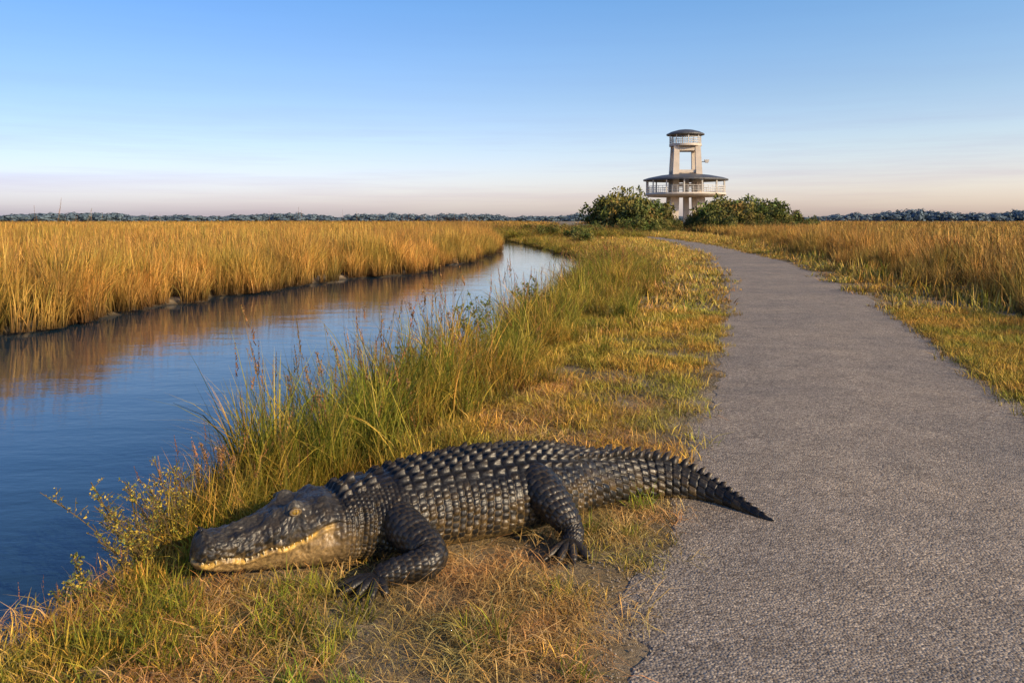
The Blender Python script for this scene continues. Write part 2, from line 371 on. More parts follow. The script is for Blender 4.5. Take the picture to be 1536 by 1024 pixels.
s = R.uniform(.6, 1.3, len(x)) * (.5 + .5 * ss(8, 16, y)); s2 = s * np.where(x > RR(y), 1 + 1.2 * ss(.4, 1.5, x - RR(y)), 1 + .6 * ss(.5, 1.5, RL(y) - x))
scatter('roadside_grass', x, y, gz(x, y), np.stack([s * (1 + y / 50), s * (1 + y / 50), s2 * R.uniform(.6, 1.5, len(x))], -1), C_turffar, 5, .05)
x, y = box(3800, -1.8, 1.6, 2.1, 7.5); k = (x > XR(y) + .05) & (x < RL(y) + .07) & (gdist(x, y) > .03); x, y = x[k], y[k]
fx = (x - XR(y)) / (RL(y) - XR(y)); k = R.random(len(x)) < np.where(y < 4.6, .28 + .55 * ss(.1, .5, fx), .5) * (.12 + .88 * ss(-.07, .3, RL(y) - x)) * (.2 + .9 * ss(.25, .7, vn(x * 3, y * 3, 31))); x, y = x[k], y[k]
scatter('dry_grass', x, y, np.maximum(gz(x, y), -.008) + .004, R.uniform(.35, 1.1, len(x)), C_dry, 5, .08)
x, y = box(900, -1.9, .7, 2.1, 4.4); k = (x > XR(y) - .02) & (x < RL(y) - .1) & (gdist(x, y) > .03); x, y = x[k], y[k]
fx = (x - XR(y)) / (RL(y) - XR(y)); k = R.random(len(x)) < (.95 - .85 * ss(.1, .65, fx)) * (.2 + .9 * vn(x * 3, y * 3, 21)); x, y = x[k], y[k]
scatter('green_grass_tufts', x, y, gz(x, y), R.uniform(.4, 1.0, len(x)), C_green, 4, .15)

# pebbles
pc = bpy.data.collections.new('pebbles'); M_peb = simple('limestone_pebble', (.32, .265, .20), .9, 30, .4)
for i in range(3):
    rg = np.random.default_rng(i); phi = (1 + 5 ** .5) / 2
    iv = np.array([(-1, phi, 0), (1, phi, 0), (-1, -phi, 0), (1, -phi, 0), (0, -1, phi), (0, 1, phi), (0, -1, -phi), (0, 1, -phi), (phi, 0, -1), (phi, 0, 1), (-phi, 0, -1), (-phi, 0, 1)])
    iv = iv / 1.9 * (1 + rg.normal(0, .12, (12, 1))) * np.array([1, .8, .6])
    IF = np.array([(0, 11, 5), (0, 5, 1), (0, 1, 7), (0, 7, 10), (0, 10, 11), (1, 5, 9), (5, 11, 4), (11, 10, 2), (10, 7, 6), (7, 1, 8), (3, 9, 4), (3, 4, 2), (3, 2, 6), (3, 6, 8), (3, 8, 9), (4, 9, 5), (2, 4, 11), (6, 2, 10), (8, 6, 7), (9, 8, 1)])
    pc.objects.link(mk(f'pebble_{i}', iv, IF, M_peb, link=False))
y = R.uniform(1.8, 9, 4200); x = RL(y) + R.normal(0, .08, 4200) - .02; s = .002 + .005 * R.random(4200) ** 3
x2, y2 = box(2200, -1.2, .6, 2.2, 4.0); s2 = .002 + .005 * R.random(2200) ** 3
k = x2 < RL(y2) - .05; x = np.concatenate([x, x2[k]]); y = np.concatenate([y, y2[k]]); s = np.concatenate([s, s2[k]])
scatter('gravel', x, y, np.where(x > RL(y), .002, gz(x, y) + .004), s, pc, 3, .5)

# ------------------------------------------------------------------ ALLIGATOR
def brick(a, c, P, Q, pw=4):
    r = np.floor(a / P); fa = a / P - r; cc = c / Q + .5 * (r % 2); q = np.floor(cc); fc = cc - q
    u = (fa - .5) * 2; v = (fc - .5) * 2
    return np.sqrt(1 - np.clip(np.abs(u) ** pw + np.abs(v) ** pw, 0, 1)), hsh(r, q, 1), fa, v
seg = np.hypot(np.diff(rows[:, 0]), np.diff(rows[:, 1])); sc = np.concatenate([[0], np.cumsum(seg)]); LT = sc[-1]
NS = 1000; S = np.linspace(0, LT, NS); ds = S[1]
def smooth(a, sig):
    n = int(3 * sig / ds) + 1; kx = np.arange(-n, n + 1) * ds; kk = np.exp(-(kx / sig) ** 2 / 2); kk /= kk.sum()
    ap = np.concatenate([2 * a[0] - a[n:0:-1], a, 2 * a[-1] - a[-2:-n - 2:-1]]); return np.convolve(ap, kk, 'valid')
cx, cy, cw, ct, cb = [np.interp(S, sc, rows[:, i]) for i in range(5)]
cx = smooth(cx, .06); cy = smooth(cy, .06)
hm = ss(.02, .12, S)
def sm2(a): return smooth(a, .006) * (1 - hm) + smooth(a, .022) * hm
cw, ct, cb = sm2(cw), sm2(ct), sm2(cb)
cw = np.clip(cw, .002, 1)
rn = np.sqrt(np.clip(1 - (1 - np.clip(S / .03, 0, 1)) ** 2, 0.0, 1))
zc = cb + (ct - cb) * np.interp(S, [0, .5, .8, 1.7, 3], [.48, .46, .38, .38, .35])
cw = cw * (.15 + .85 * rn)
tx = np.gradient(cx); ty = np.gradient(cy); tn = np.hypot(tx, ty); tx /= tn; ty /= tn
nx, ny = ty, -tx
NV = 264; th = np.linspace(0, 2 * np.pi, NV, endpoint=False)
pu = np.interp(S, [0, .1, .55, .8, 1.6, 2.0, 3.1], [2.6, 2.7, 2.6, 2.2, 2.1, 1.75, 1.6])[:, None]
pl = np.interp(S, [0, .5, .8, 1.7, 2.2, 3.1], [2.4, 2.5, 3, 3, 2.6, 2.2])[:, None]
ct_, st_ = np.cos(th)[None], np.sin(th)[None]
pp = np.where(st_ > 0, pu, pl)
lat = cw[:, None] * np.sign(ct_) * np.abs(ct_) ** (2 / pp)
hz = np.where(st_ > 0, (ct - zc)[:, None], (zc - cb)[:, None])
zz = zc[:, None] + hz * np.sign(st_) * np.abs(st_) ** (2 / pp)
SS = np.broadcast_to(S[:, None], lat.shape)
al = np.abs(lat)
top = ss(.5, .9, st_)
zz = zz + top * (.040 * gs(SS, .395, .036) * gs(al, .084, .026) + .022 * gs(SS, .036, .02) * gs(al, .02, .016)
                 - .016 * gs(SS, .39, .05) * gs(al, 0, .035) - .016 * gs(SS, .22, .08) * gs(al, .05, .02)
                 + .010 * gs(SS, .2, .1) * gs(al, .0, .015) + .010 * gs(SS, .33, .03) * gs(al, .05, .02)
                 + .016 * gs(SS, .52, .03) * gs(al, .09, .04) - .018 * gs(SS, .60, .03))
zm = np.interp(S, [0, .05, .10, .15, .20, .25, .30, .36, .42, .50, .56], [.118, .100, .118, .106, .096, .112, .126, .124, .150, .192, .205])[:, None] + 0 * lat
zm = zm + .004 * (vn(SS * 22, SS * 0 + 2) - .5)
hw = ss(.60, .53, SS)
below = ss(.002, -.006, zz - zm) * hw
lat = lat * (1 - .06 * below)
groove = gs(zz, zm, .0045) * hw * ss(.0, .01, SS) * (al > cw[:, None] * .5)
wav = .004 * np.sin(SS * 62) * gs(zz, zm + .012, .012) * hw
PX = cx[:, None] + nx[:, None] * lat; PY = cy[:, None] + ny[:, None] * lat
P3 = np.stack([PX, PY, zz], -1)
dl = np.linalg.norm(np.diff(np.concatenate([P3, P3[:, :1]], 1), axis=1), axis=2)
cum = np.concatenate([np.zeros((NS, 1)), np.cumsum(dl, 1)[:, :-1]], 1)
i90 = NV // 4; C0 = cum - cum[:, i90:i90 + 1]; tot = dl.sum(1)[:, None]
C0 = np.where(C0 > tot / 2, C0 - tot, C0)
cn = C0 / np.clip(cw[:, None], .03, 1) * .27
def normals(P):
    du = np.gradient(P, axis=0); dv = (np.roll(P, -1, 1) - np.roll(P, 1, 1))
    n = np.cross(du, dv); n /= np.linalg.norm(n, axis=2, keepdims=True) + 1e-9; return n
nm = normals(P3); cen = np.stack([cx, cy, zc], -1)[:, None]
if (nm * (P3 - cen)).sum() < 0: nm = -nm
wS = SS + .014 * (vn(SS * 7, C0 * 9, 40) - .5) + .006 * np.sin(C0 * 9); wC = C0 + .016 * (vn(SS * 8, C0 * 7, 41) - .5); wcn = cn + .010 * (vn(SS * 6, cn * 6, 42) - .5)
Pr = .066; r = np.floor(wS / Pr); fa = wS / Pr - r; Q = .052
cc = wcn / Q; q = np.floor(cc); fc = (cc - q - .5) * 2
plate = (1 - np.abs((fa - .5) * 2) ** 8) * (1 - np.abs(fc) ** 8)
keel = np.clip(1 - np.abs(fc) * 2.0, 0, 1) * ss(0.0, .80, fa) * ss(1.0, .90, fa) * (.75 + .5 * hsh(r, q, 7))
flb, frd, _, _ = brick(wS, wC + .006 * np.sin(SS * 23), .036, .031, 3)
flb2, frd2, _, _ = brick(wS, wC, .021, .019, 2.5)
tlb, trd, tfa, tv = brick(SS, C0, .054, .044, 6)
blb, brd, _, _ = brick(SS, C0, .042, .04, 6)
wh = ss(.62, .56, SS); wn = ss(.56, .62, SS) * ss(.92, .84, SS); wt = ss(1.75, 1.95, SS); wb = np.clip(1 - wh - wn - wt, 0, 1)
dors = ss(.235, .20, np.abs(cn)); ventral = ss(.42, .5, np.abs(cn))
bodyD = dors * (.006 * plate + .032 * keel * np.where(np.abs(cn) > .16, .6, 1)) + (1 - dors) * (1 - ventral) * (.012 * flb * (.3 + 1.0 * frd)) + ventral * .004 * blb
nd = ss(.15, .12, np.abs(cn))
neckD = nd * (.005 * plate + .032 * keel * (hsh(r, q, 4) > .3)) + (1 - nd) * .010 * (flb2 * (.4 + .9 * frd2))
tdk = ss(.17, .14, np.abs(cn)) * ss(2.3, 2.0, SS)
tailD = ((.010 * tlb + .005 * (1 - np.abs(tv)) * tlb) * (1 - tdk) + tdk * (.005 * plate + .022 * keel)) * np.clip(cw[:, None] / .09, .25, 1)
hsm, hrd, _, _ = brick(SS + .012 * vn(SS * 30, C0 * 30), C0 + .012 * vn(SS * 30 + 9, C0 * 30), .026, .024, 2.5)
headD = .0028 * hsm * (.2 + 1.2 * hrd) + .0045 * (vn(SS * 90, C0 * 90) - .5) + .007 * (vn(SS * 35, C0 * 35, 5) - .5) + wav - .012 * groove + .006 * gs(zz, zm - .016, .01) * hw + .016 * gs(SS, .5, .06) * gs(zz, .09, .06)
D = wh * headD + wn * neckD + wb * bodyD + wt * tailD
D += .0018 * (vn(SS * 60, C0 * 60, 3) - .5)
def bulge(x, y, z, r_, a): return a * np.exp(-((PX - x) ** 2 + (PY - y) ** 2 + (zz - z) ** 2) / r_ ** 2)
D += bulge(-.50, 3.54, .17, .10, .025) + bulge(.12, 3.86, .18, .11, .03)
D += -.014 * gs((SS - .67) / .02, 0, 1) * (st_ < .6) + -.012 * gs((SS - .75) / .018, 0, 1) * (st_ < .6)
P3 = P3 + nm * D[..., None]
P3[..., 2] = np.maximum(P3[..., 2], -.03)
# colours
fz = np.clip((zz - cb[:, None]) / (ct - cb)[:, None], 0, 1)
dark = np.array([.0085, .0082, .0080]); gry = np.array([.026, .0235, .019]); tan = np.array([.20, .13, .05]); cream = np.array([.48, .32, .12])
vr = vn(SS * 9, C0 * 9, 6)[..., None]
Ccol = dark * (1 - vr) + gry * vr
pat = np.where(wt > .5, tlb, np.where(wn > .5, flb2, flb))
low = ss(.8, .2, fz)
edge_t = (ss(.70, .1, pat) * .6 * (1 - dors * wb) * (.12 + .88 * low))[..., None]
Ccol = Ccol * (1 - edge_t) + tan * edge_t
rsc = (ss(.4, 1., np.where(wt > .5, trd, np.where(wn > .5, frd2, frd))) * (1 - dors) * (.25 + .75 * low) * .55)[..., None]
Ccol = Ccol * (1 - rsc) + tan * rsc
kt = (keel * dors * .5)[..., None]; Ccol = Ccol * (1 - kt) + np.array([.085, .064, .04]) * kt
bl = (ss(.20, .03, fz) * (1 - wh))[..., None]; Ccol = Ccol * (1 - bl) + cream * .5 * bl
jaw = (below * np.clip(.45 + .6 * vn(SS * 25, C0 * 25, 8), 0, 1) * ss(.60, .50, SS))[..., None]; Ccol = Ccol * (1 - jaw) + np.array([.32, .21, .085]) * jaw
chk = (gs(SS, .53, .10) * ss(.75, .4, fz) * .6)[..., None]; Ccol = Ccol * (1 - chk) + np.array([.22, .145, .065]) * chk
lip = (gs(zz, zm - .005, .010) * hw * ss(.22, .7, vn(SS * 45, C0 * 45, 9)) * (al > cw[:, None] * .6))[..., None]; Ccol = Ccol * (1 - lip) + np.array([.66, .40, .08]) * lip
headtop = (wh * (1 - below) * .65 * ss(.4, .9, fz) * vn(SS * 18, C0 * 18, 12))[..., None]; Ccol = Ccol * (1 - headtop) + np.array([.065, .058, .048]) * headtop
Ccol = Ccol * (1 - .85 * groove[..., None])
i = np.arange(NS - 1)[:, None] * NV; j = np.arange(NV)[None]; j2 = (j + 1) % NV
F = np.stack([i + j, i + j2, i + NV + j2, i + NV + j], -1).reshape(-1, 4)
parts = [(P3.reshape(-1, 3), F, Ccol.reshape(-1, 3))]
c0 = P3[0].mean(0) - np.array([hd[0], hd[1], 0]) * .006
capV = np.concatenate([P3[0], c0[None]]); capF = np.stack([np.arange(NV), (np.arange(NV) + 1) % NV, np.full(NV, NV), np.full(NV, NV)], -1)
parts_tri = [(capV, capF[:, :3])]

def limb(ctrl, nu, nv, P=.024, Q=.024, amp=.005, flat=None, col=None, tanw=.3):
    ctrl = np.array(ctrl, float); d = np.concatenate([[0], np.cumsum(np.linalg.norm(np.diff(ctrl[:, :3], axis=0), axis=1))])
    s = np.linspace(0, d[-1], nu); st = s[1]
    def sm(a, sig):
        n = max(1, int(3 * sig / st)); kx = np.arange(-n, n + 1) * st; kk = np.exp(-(kx / sig) ** 2 / 2); kk /= kk.sum()
        if n >= len(a) - 1: return a
        ap = np.concatenate([2 * a[0] - a[n:0:-1], a, 2 * a[-1] - a[-2:-n - 2:-1]])
        return np.convolve(ap, kk, 'valid')
    c = np.stack([sm(np.interp(s, d, ctrl[:, k]), d[-1] * .06) for k in range(3)], -1)
    rr = sm(np.interp(s, d, ctrl[:, 3]), d[-1] * .04)
    T = np.gradient(c, axis=0); T /= np.linalg.norm(T, axis=1, keepdims=True)
    up = np.array([0, 0, 1.]); A = np.cross(T, up); A /= np.linalg.norm(A, axis=1, keepdims=True) + 1e-9; B = np.cross(A, T)
    t = np.linspace(0, 2 * np.pi, nv, endpoint=False)
    endr = np.sqrt(np.clip(1 - np.clip((s - (d[-1] - rr[-1] * .9)) / (rr[-1] * .9 + 1e-6), 0, 1) ** 2, 0.02, 1))
    sg, tg = np.meshgrid(s, t, indexing='ij')
    h, rd, _, _ = brick(sg + .004 * np.sin(tg * 3), tg * rr.mean(), P, 2 * np.pi * rr.mean() / max(4, round(2 * np.pi * rr.mean() / Q)), 3)
    rad = (rr * endr)[:, None] + amp * h * (.4 + .9 * rd) * endr[:, None]
    Pt = c[:, None] + A[:, None] * (np.cos(t)[None] * rad)[..., None] + B[:, None] * (np.sin(t)[None] * rad)[..., None]
    base = dark * 1.7 if col is None else np.array(col)
    C = base * (.7 + .9 * rd[..., None]); e = (ss(.7, .2, h) * tanw)[..., None] if amp > 0 else 0; C = C * (1 - e) + tan * .5 * e
    i = np.arange(nu - 1)[:, None] * nv; j = np.arange(nv)[None]; j2 = (j + 1) % nv
    return (Pt.reshape(-1, 3), np.stack([i + j, i + j2, i + nv + j2, i + nv + j], -1).reshape(-1, 4), C.reshape(-1, 3) + 0 * Pt.reshape(-1, 3))
def foot(w, toes, tr):
    w = np.array(w, float)
    for tx_, ty_ in toes:
        e = np.array([tx_, ty_, .010]); m1 = w * .55 + e * .45; m1[2] = max(.036, w[2] * .9); m2 = w * .2 + e * .8; m2[2] = .022
        parts.append(limb([(*w, tr * 1.3), (*m1, tr * 1.15), (*m2, tr * .95), (*e, tr * .65)], 44, 20, .013, .014, .0022))
        dv = (e - m2); dv /= np.linalg.norm(dv); g = e + dv * .030; g[2] = -.004
        parts.append(limb([(*(e - dv * .004), tr * .5), (*(e * .5 + g * .5 + np.array([0, 0, .005])), tr * .38), (*g, tr * .08)], 12, 10, .02, .02, 0, col=(.02, .017, .014)))
parts.append(limb([(-.56, 3.66, .20, .07), (-.50, 3.54, .165, .082), (-.42, 3.45, .12, .082), (-.345, 3.395, .09, .074), (-.325, 3.355, .074, .068), (-.385, 3.315, .066, .060),
                   (-.47, 3.29, .054, .052), (-.53, 3.275, .040, .048), (-.565, 3.262, .028, .038)], 150, 90, .026, .026, .0065, tanw=.4))
foot((-.545, 3.268, .034), [(-.615, 3.150), (-.68, 3.175), (-.715, 3.225), (-.555, 3.135), (-.50, 3.155)], .0185)
parts.append(limb([(-.70, 3.80, .18, .06), (-.76, 3.92, .14, .062), (-.72, 4.0, .07, .05), (-.80, 4.02, .04, .04), (-.86, 4.03, .025, .035)], 90, 60, .026, .026, .005))
foot((-.84, 4.03, .03), [(-.95, 4.02), (-.94, 4.07), (-.91, 4.11), (-.93, 3.98)], .015)
parts.append(limb([(.06, 3.96, .21, .09), (.12, 3.87, .215, .100), (.175, 3.79, .18, .090), (.235, 3.72, .125, .070), (.275, 3.69, .085, .055), (.290, 3.675, .058, .046),
                   (.275, 3.640, .038, .045), (.26, 3.60, .028, .038)], 150, 96, .028, .027, .007, tanw=.4))
foot((.265, 3.615, .036), [(.150, 3.51), (.205, 3.475), (.27, 3.47), (.34, 3.505)], .020)
parts.append(limb([(.20, 4.28, .17, .07), (.16, 4.40, .15, .075), (.24, 4.47, .09, .055), (.30, 4.50, .04, .04), (.26, 4.54, .025, .036)], 90, 60, .028, .027, .005))
foot((.26, 4.54, .03), [(.15, 4.58), (.18, 4.62), (.23, 4.65), (.28, 4.64)], .016)
def crest(s0, v, hgt, ln, out=0.):
    k = int(s0 / ds); k2 = min(NS - 1, int((s0 + ln) / ds)); a_ = P3[k, v]; b2 = P3[k2, v]; n_ = nm[k2, v]; t_ = (b2 - a_) / (np.linalg.norm(b2 - a_) + 1e-9)
    n_ = n_ * .75 + np.array([0, 0, .35]); side = np.cross(t_, n_); side /= np.linalg.norm(side)
    w = .010 * min(1, hgt / .03)
    a_ = a_ - n_ * .004; b2 = b2 - n_ * .004
    m_ = a_ * .45 + b2 * .55
    ap = b2 + n_ * hgt + t_ * ln * .12; m2 = m_ + n_ * hgt * .75
    V = np.array([a_ - t_ * .002, m_ + side * w, m_ - side * w, b2 + side * w * .5, b2 - side * w * .5, ap, m2 + side * w * .35, m2 - side * w * .35])
    F = np.array([(0, 1, 6, 6), (0, 6, 7, 7), (0, 7, 2, 2), (1, 3, 5, 6), (2, 7, 5, 4), (3, 4, 5, 5), (6, 5, 7, 7)])
    return V, F
tri = []
s0 = 1.80
while s0 < LT - .05:
    ln = .052 if s0 < 2.6 else .045
    if s0 < 2.38:
        h_ = .024 + .026 * (s0 - 1.8) / .58
        for vo_ in (-1, 1):
            off = int(NV * np.interp(s0, [1.8, 2.38], [.085, .03])); tri.append(crest(s0, i90 + vo_ * off, h_, ln))
    else:
        h_ = .055 * np.clip((LT + .03 - s0) / .62, .25, 1); tri.append(crest(s0, i90, h_, ln))
    s0 += ln * .98
teeth = []
for side in (1, -1):
    for kx, s_ in enumerate(np.linspace(.03, .46, 19)):
        k = int((s_ + .006 * (hsh(kx, 1.7) - .5)) / ds); vs = range(0, i90) if side == 1 else range(i90, NV // 2 + 1)
        vs = list(vs) + ([NV - q for q in range(1, 50)] if side == 1 else [NV // 2 + q for q in range(1, 50)])
        v = min(vs, key=lambda q: abs(P3[k, q % NV, 2] - (zm[k, 0] + .007)))
        p0 = P3[k, v % NV]; n_ = np.array([nx[k] * side, ny[k] * side, 0]); p0 = p0 + n_ * .002
        L_ = .010 + .014 * hsh(kx, 3.3) ** 1.5; rr_ = .0046
        ring = [p0 + np.array([tx[k], ty[k], 0]) * rr_ * math.cos(a) + n_ * rr_ * math.sin(a) for a in np.linspace(0, 6.283, 7)[:-1]]
        teeth.append((np.array(ring + [p0 + np.array([0, 0, -L_]) + n_ * .002])))
V, F, C = merge(parts)
tris = []; TV = []; TC = []; o = len(V)
tris += [tuple(int(x) + o for x in f) for f in parts_tri[0][1]]; TV.append(capV); TC.append(np.repeat(np.array([[.022, .020, .018]]), len(capV), 0)); o += len(capV)
for V_, F_ in tri:
    for f in F_: tris.append(tuple(dict.fromkeys(int(x) + o for x in f)))
    TV.append(V_); cc_ = np.tile(np.array([.013, .012, .011]), (8, 1)); cc_[5] = (.08, .058, .036); TC.append(cc_); o += 8
for V_ in teeth:
    for q in range(6): tris.append((q + o, (q + 1) % 6 + o, 6 + o))
    TV.append(V_); TC.append(np.tile(np.array([.66, .55, .32]), (7, 1))); o += 7
V = np.concatenate([V] + TV); C = np.concatenate([C] + TC)
F = [tuple(f) for f in F.tolist()] + tris
m, nt, b = newmat('alligator_hide'); p = geopos(nt)
a_ = N(nt, 'ShaderNodeVertexColor', layer_name='col').outputs['Color']
k_ = ramp(nt, noise(nt, p, 90, 5, .7), [(.3, .5), (.7, 1.5)])
k2_ = ramp(nt, noise(nt, p, 9, 4, .6), [(.3, .7), (.7, 1.3)])
nt.links.new(mix(nt, 1., mix(nt, 1., a_, k_, 'MULTIPLY'), k2_, 'MULTIPLY'), b.inputs['Base Color'])
rf = ramp(nt, noise(nt, p, 30, 4), [(.3, .26), (.7, .46)]); nt.links.new(rf, b.inputs['Roughness'])
b.inputs['Specular IOR Level'].default_value = .44
bump(nt, noise(nt, p, 130, 4, .65), .38, .003, b)
gator = mk('alligator', V, F, m, C)
gator.data.polygons.foreach_set('use_smooth', np.array([len(q.vertices) == 4 for q in gator.data.polygons]))
M_eye, nt, b = newmat('eye_amber'); b.inputs['Base Color'].default_value = (.30, .19, .04, 1); b.inputs['Roughness'].default_value = .08
M_pup, nt, b = newmat('eye_pupil'); b.inputs['Base Color'].default_value = (.003, .003, .003, 1); b.inputs['Roughness'].default_value = .1
M_lid = simple('eyelid', (.15, .10, .045), .5, 60, .4)
def ell(name, c, r, mat, parent, rot=(0, 0, 0), nseg=24):
    u = np.linspace(0, np.pi, nseg // 2 + 1); v = np.linspace(0, 2 * np.pi, nseg, endpoint=False)
    U, W = np.meshgrid(u, v, indexing='ij'); P = np.stack([np.sin(U) * np.cos(W) * r[0], np.sin(U) * np.sin(W) * r[1], np.cos(U) * r[2]], -1)
    n = nseg; i = np.arange(nseg // 2)[:, None] * n; j = np.arange(n)[None]; j2 = (j + 1) % n
    ob = mk(name, P.reshape(-1, 3), np.stack([i + j, i + n + j, i + n + j2, i + j2], -1).reshape(-1, 4), mat, smooth=True, parent=parent)
    ob.location = c; ob.rotation_euler = rot; return ob
def torus(name, c, Rr, r, mat, parent, ang, sz=1.0):
    u = np.linspace(0, 2 * np.pi, 32, endpoint=False); v = np.linspace(0, 2 * np.pi, 10, endpoint=False); U, W = np.meshgrid(u, v, indexing='ij')
    X = (Rr + r * np.cos(W)) * np.cos(U); Z = (Rr + r * np.cos(W)) * np.sin(U) * sz; Y = r * np.sin(W)
    P = np.stack([X, Y, Z], -1).reshape(-1, 3); i = np.arange(32)[:, None] * 10; i2 = ((np.arange(32) + 1) % 32)[:, None] * 10; j = np.arange(10)[None]; j2 = (j + 1) % 10
    ob = mk(name, P, np.stack([i + j, i2 + j, i2 + j2, i + j2], -1).reshape(-1, 4), mat, smooth=True, parent=parent); ob.location = c; ob.rotation_euler = (0, 0, ang); return ob
ke = int(.395 / ds); ang = math.atan2(ty[ke], tx[ke])
for sd in (1, -1):
    n_ = np.array([nx[ke] * sd, ny[ke] * sd, 0]); e = np.array([cx[ke], cy[ke], 0]) + n_ * .113 + np.array([0, 0, .262])
    ell('eye', e, (.019, .019, .017), M_eye, gator, (0, 0, ang))
    ell('pupil', e + n_ * .0115, (.0035, .009, .012), M_pup, gator, (0, 0, ang))
    torus('eyelid', e + n_ * .008, .021, .0068, M_lid, gator, ang, .62)
for sd in (1, -1):
    kn = int(.036 / ds); e = np.array([cx[kn] + nx[kn] * .02 * sd, cy[kn] + ny[kn] * .02 * sd, P3[kn, i90 + (-sd) * 8, 2] + .002])
    ell('nostril', e, (.009, .005, .004), M_pup, gator, (0, 0, ang + .5 * sd))

# ------------------------------------------------------------------ OBSERVATION TOWER
M_con = simple('painted_concrete', (.60, .52, .43), .7, 1.2, .15)
M_roof = simple('metal_roof', (.085, .09, .10), .5, 1., .2)
M_rail = simple('white_railing', (.60, .57, .52), .5, 2, .1)
tower = bpy.data.objects.new('observation_tower', None); COL.objects.link(tower); tower.location = (28.3, 130, 0); tower.rotation_euler = (0, 0, math.radians(-1))
def revolve(name, prof, mat, n=48):
    prof = np.array(prof, float); a = np.linspace(0, 2 * np.pi, n, endpoint=False)
    P = np.stack([prof[:, 0:1] * np.cos(a), prof[:, 0:1] * np.sin(a), prof[:, 1:2] + 0 * a], -1)
    i = np.arange(len(prof) - 1)[:, None] * n; j = np.arange(n)[None]; j2 = (j + 1) % n
    return mk(name, P.reshape(-1, 3), np.stack([i + j, i + j2, i + n + j2, i + n + j], -1).reshape(-1, 4), mat, parent=tower)
def prism(name, b0, s0_, z0, b1, s1_, z1, mat):
    V = [(b0[0] + a * s0_[0], b0[1] + c * s0_[1], z0) for a, c in ((-1, -1), (1, -1), (1, 1), (-1, 1))] + [(b1[0] + a * s1_[0], b1[1] + c * s1_[1], z1) for a, c in ((-1, -1), (1, -1), (1, 1), (-1, 1))]
    return mk(name, V, np.array([(3, 2, 1, 0), (4, 5, 6, 7), (0, 1, 5, 4), (1, 2, 6, 5), (2, 3, 7, 6), (3, 0, 4, 7)]), mat, parent=tower)
def beam(name, p0, p1, t, mat):
    p0 = np.array(p0, float); p1 = np.array(p1, float); d = p1 - p0; d /= np.linalg.norm(d); u = np.array([0, 0, 1.]) if abs(d[2]) < .9 else np.array([1., 0, 0]); s = np.cross(d, u); s /= np.linalg.norm(s); w = np.cross(s, d)
    V = [q + s * a * t + w * c * t for q in (p0, p1) for a, c in ((-1, -1), (1, -1), (1, 1), (-1, 1))]
    return np.array(V), np.array([(3, 2, 1, 0), (4, 5, 6, 7), (0, 1, 5, 4), (1, 2, 6, 5), (2, 3, 7, 6), (3, 0, 4, 7)])
revolve('upper_roof', [(0.01, 16.3), (1.2, 16.15), (2.3, 15.85), (3.05, 15.5), (3.05, 15.32), (2.6, 15.35), (.01, 15.4)], M_roof)
revolve('upper_deck', [(.01, 13.85), (2.6, 13.85), (2.6, 13.5), (.01, 13.5)], M_con)
revolve('deck_canopy', [(1.8, 9.0), (4, 8.75), (6.0, 8.35), (6.8, 8.1), (6.8, 7.9), (6.3, 7.92), (1.8, 8.1)], M_roof)
revolve('lower_deck', [(.01, 5.86), (6.4, 5.86), (6.5, 5.6), (6.1, 5.3), (.01, 5.25)], M_con)
for qx in (-1, 1):
    for qy in (-1, 1):
        prism('pylon_base', (qx * 2.45, qy * 1.9), (.78, .5), -1, (qx * 2.05, qy * 1.7), (.66, .42), 5.25, M_con)
        prism('pylon_middle', (qx * 1.95, qy * 1.7), (.52, .38), 5.87, (qx * 1.85, qy * 1.6), (.50, .36), 9.1, M_con)
        prism('pylon_upper', (qx * 1.85, qy * 1.6), (.50, .34), 9.1, (qx * 1.68, qy * 1.4), (.42, .30), 13.5, M_con)
for z0, z1, w in ((12.7, 13.2, 1.22), (9.15, 9.6, 1.34), (7.0, 7.4, 1.40)):
    for s in (-1, 1):
        prism('cross_beam', (0, s * 1.5), (w, .15), z0, (0, s * 1.5), (w, .15), z1, M_con)
        prism('cross_beam', (s * 1.75, 0), (.15, w - .2), z0, (s * 1.75, 0), (.15, w - .2), z1, M_con)
prism('stair_core', (0.2, 0.5), (.4, .5), -1, (0.2, 0.5), (.4, .5), 9.0, M_con)
def ringrail(name, rad, z0, zr, zt, npost, mat, tk):
    ps = []
    for i in range(npost):
        a = i / npost * 2 * math.pi; ps.append((*beam('', (rad * math.cos(a), rad * math.sin(a), z0), (rad * math.cos(a), rad * math.sin(a), zt), tk, mat), (1, 1, 1)))
    for i in range(48):
        a = i / 48 * 2 * math.pi; a2 = (i + 1) / 48 * 2 * math.pi
        for z in (zr, z0 + (zr - z0) * .66, z0 + (zr - z0) * .33): ps.append((*beam('', (rad * math.cos(a), rad * math.sin(a), z), (rad * math.cos(a2), rad * math.sin(a2), z), .035, mat), (1, 1, 1)))
        ps.append((*beam('', (rad * math.cos(a), rad * math.sin(a), z0), (rad * math.cos(a), rad * math.sin(a), zr), .03, mat), (1, 1, 1)))
    V, F, C = merge(ps); mk(name, V, F, mat, parent=tower)
ringrail('upper_railing', 2.5, 13.86, 14.9, 15.34, 8, M_rail, .08)
ringrail('lower_railing', 6.3, 5.87, 6.95, 7.95, 14, M_rail, .10)
V, F = beam('', (2.0, -1.2, 10.9), (3.1, -1.6, 10.9), .06, M_roof); mk('lamp_arm', V, F, M_roof, parent=tower)
prism('flood_lamp', (3.1, -1.6), (.22, .22), 10.7, (3.1, -1.6), (.35, .35), 11.2, M_rail)

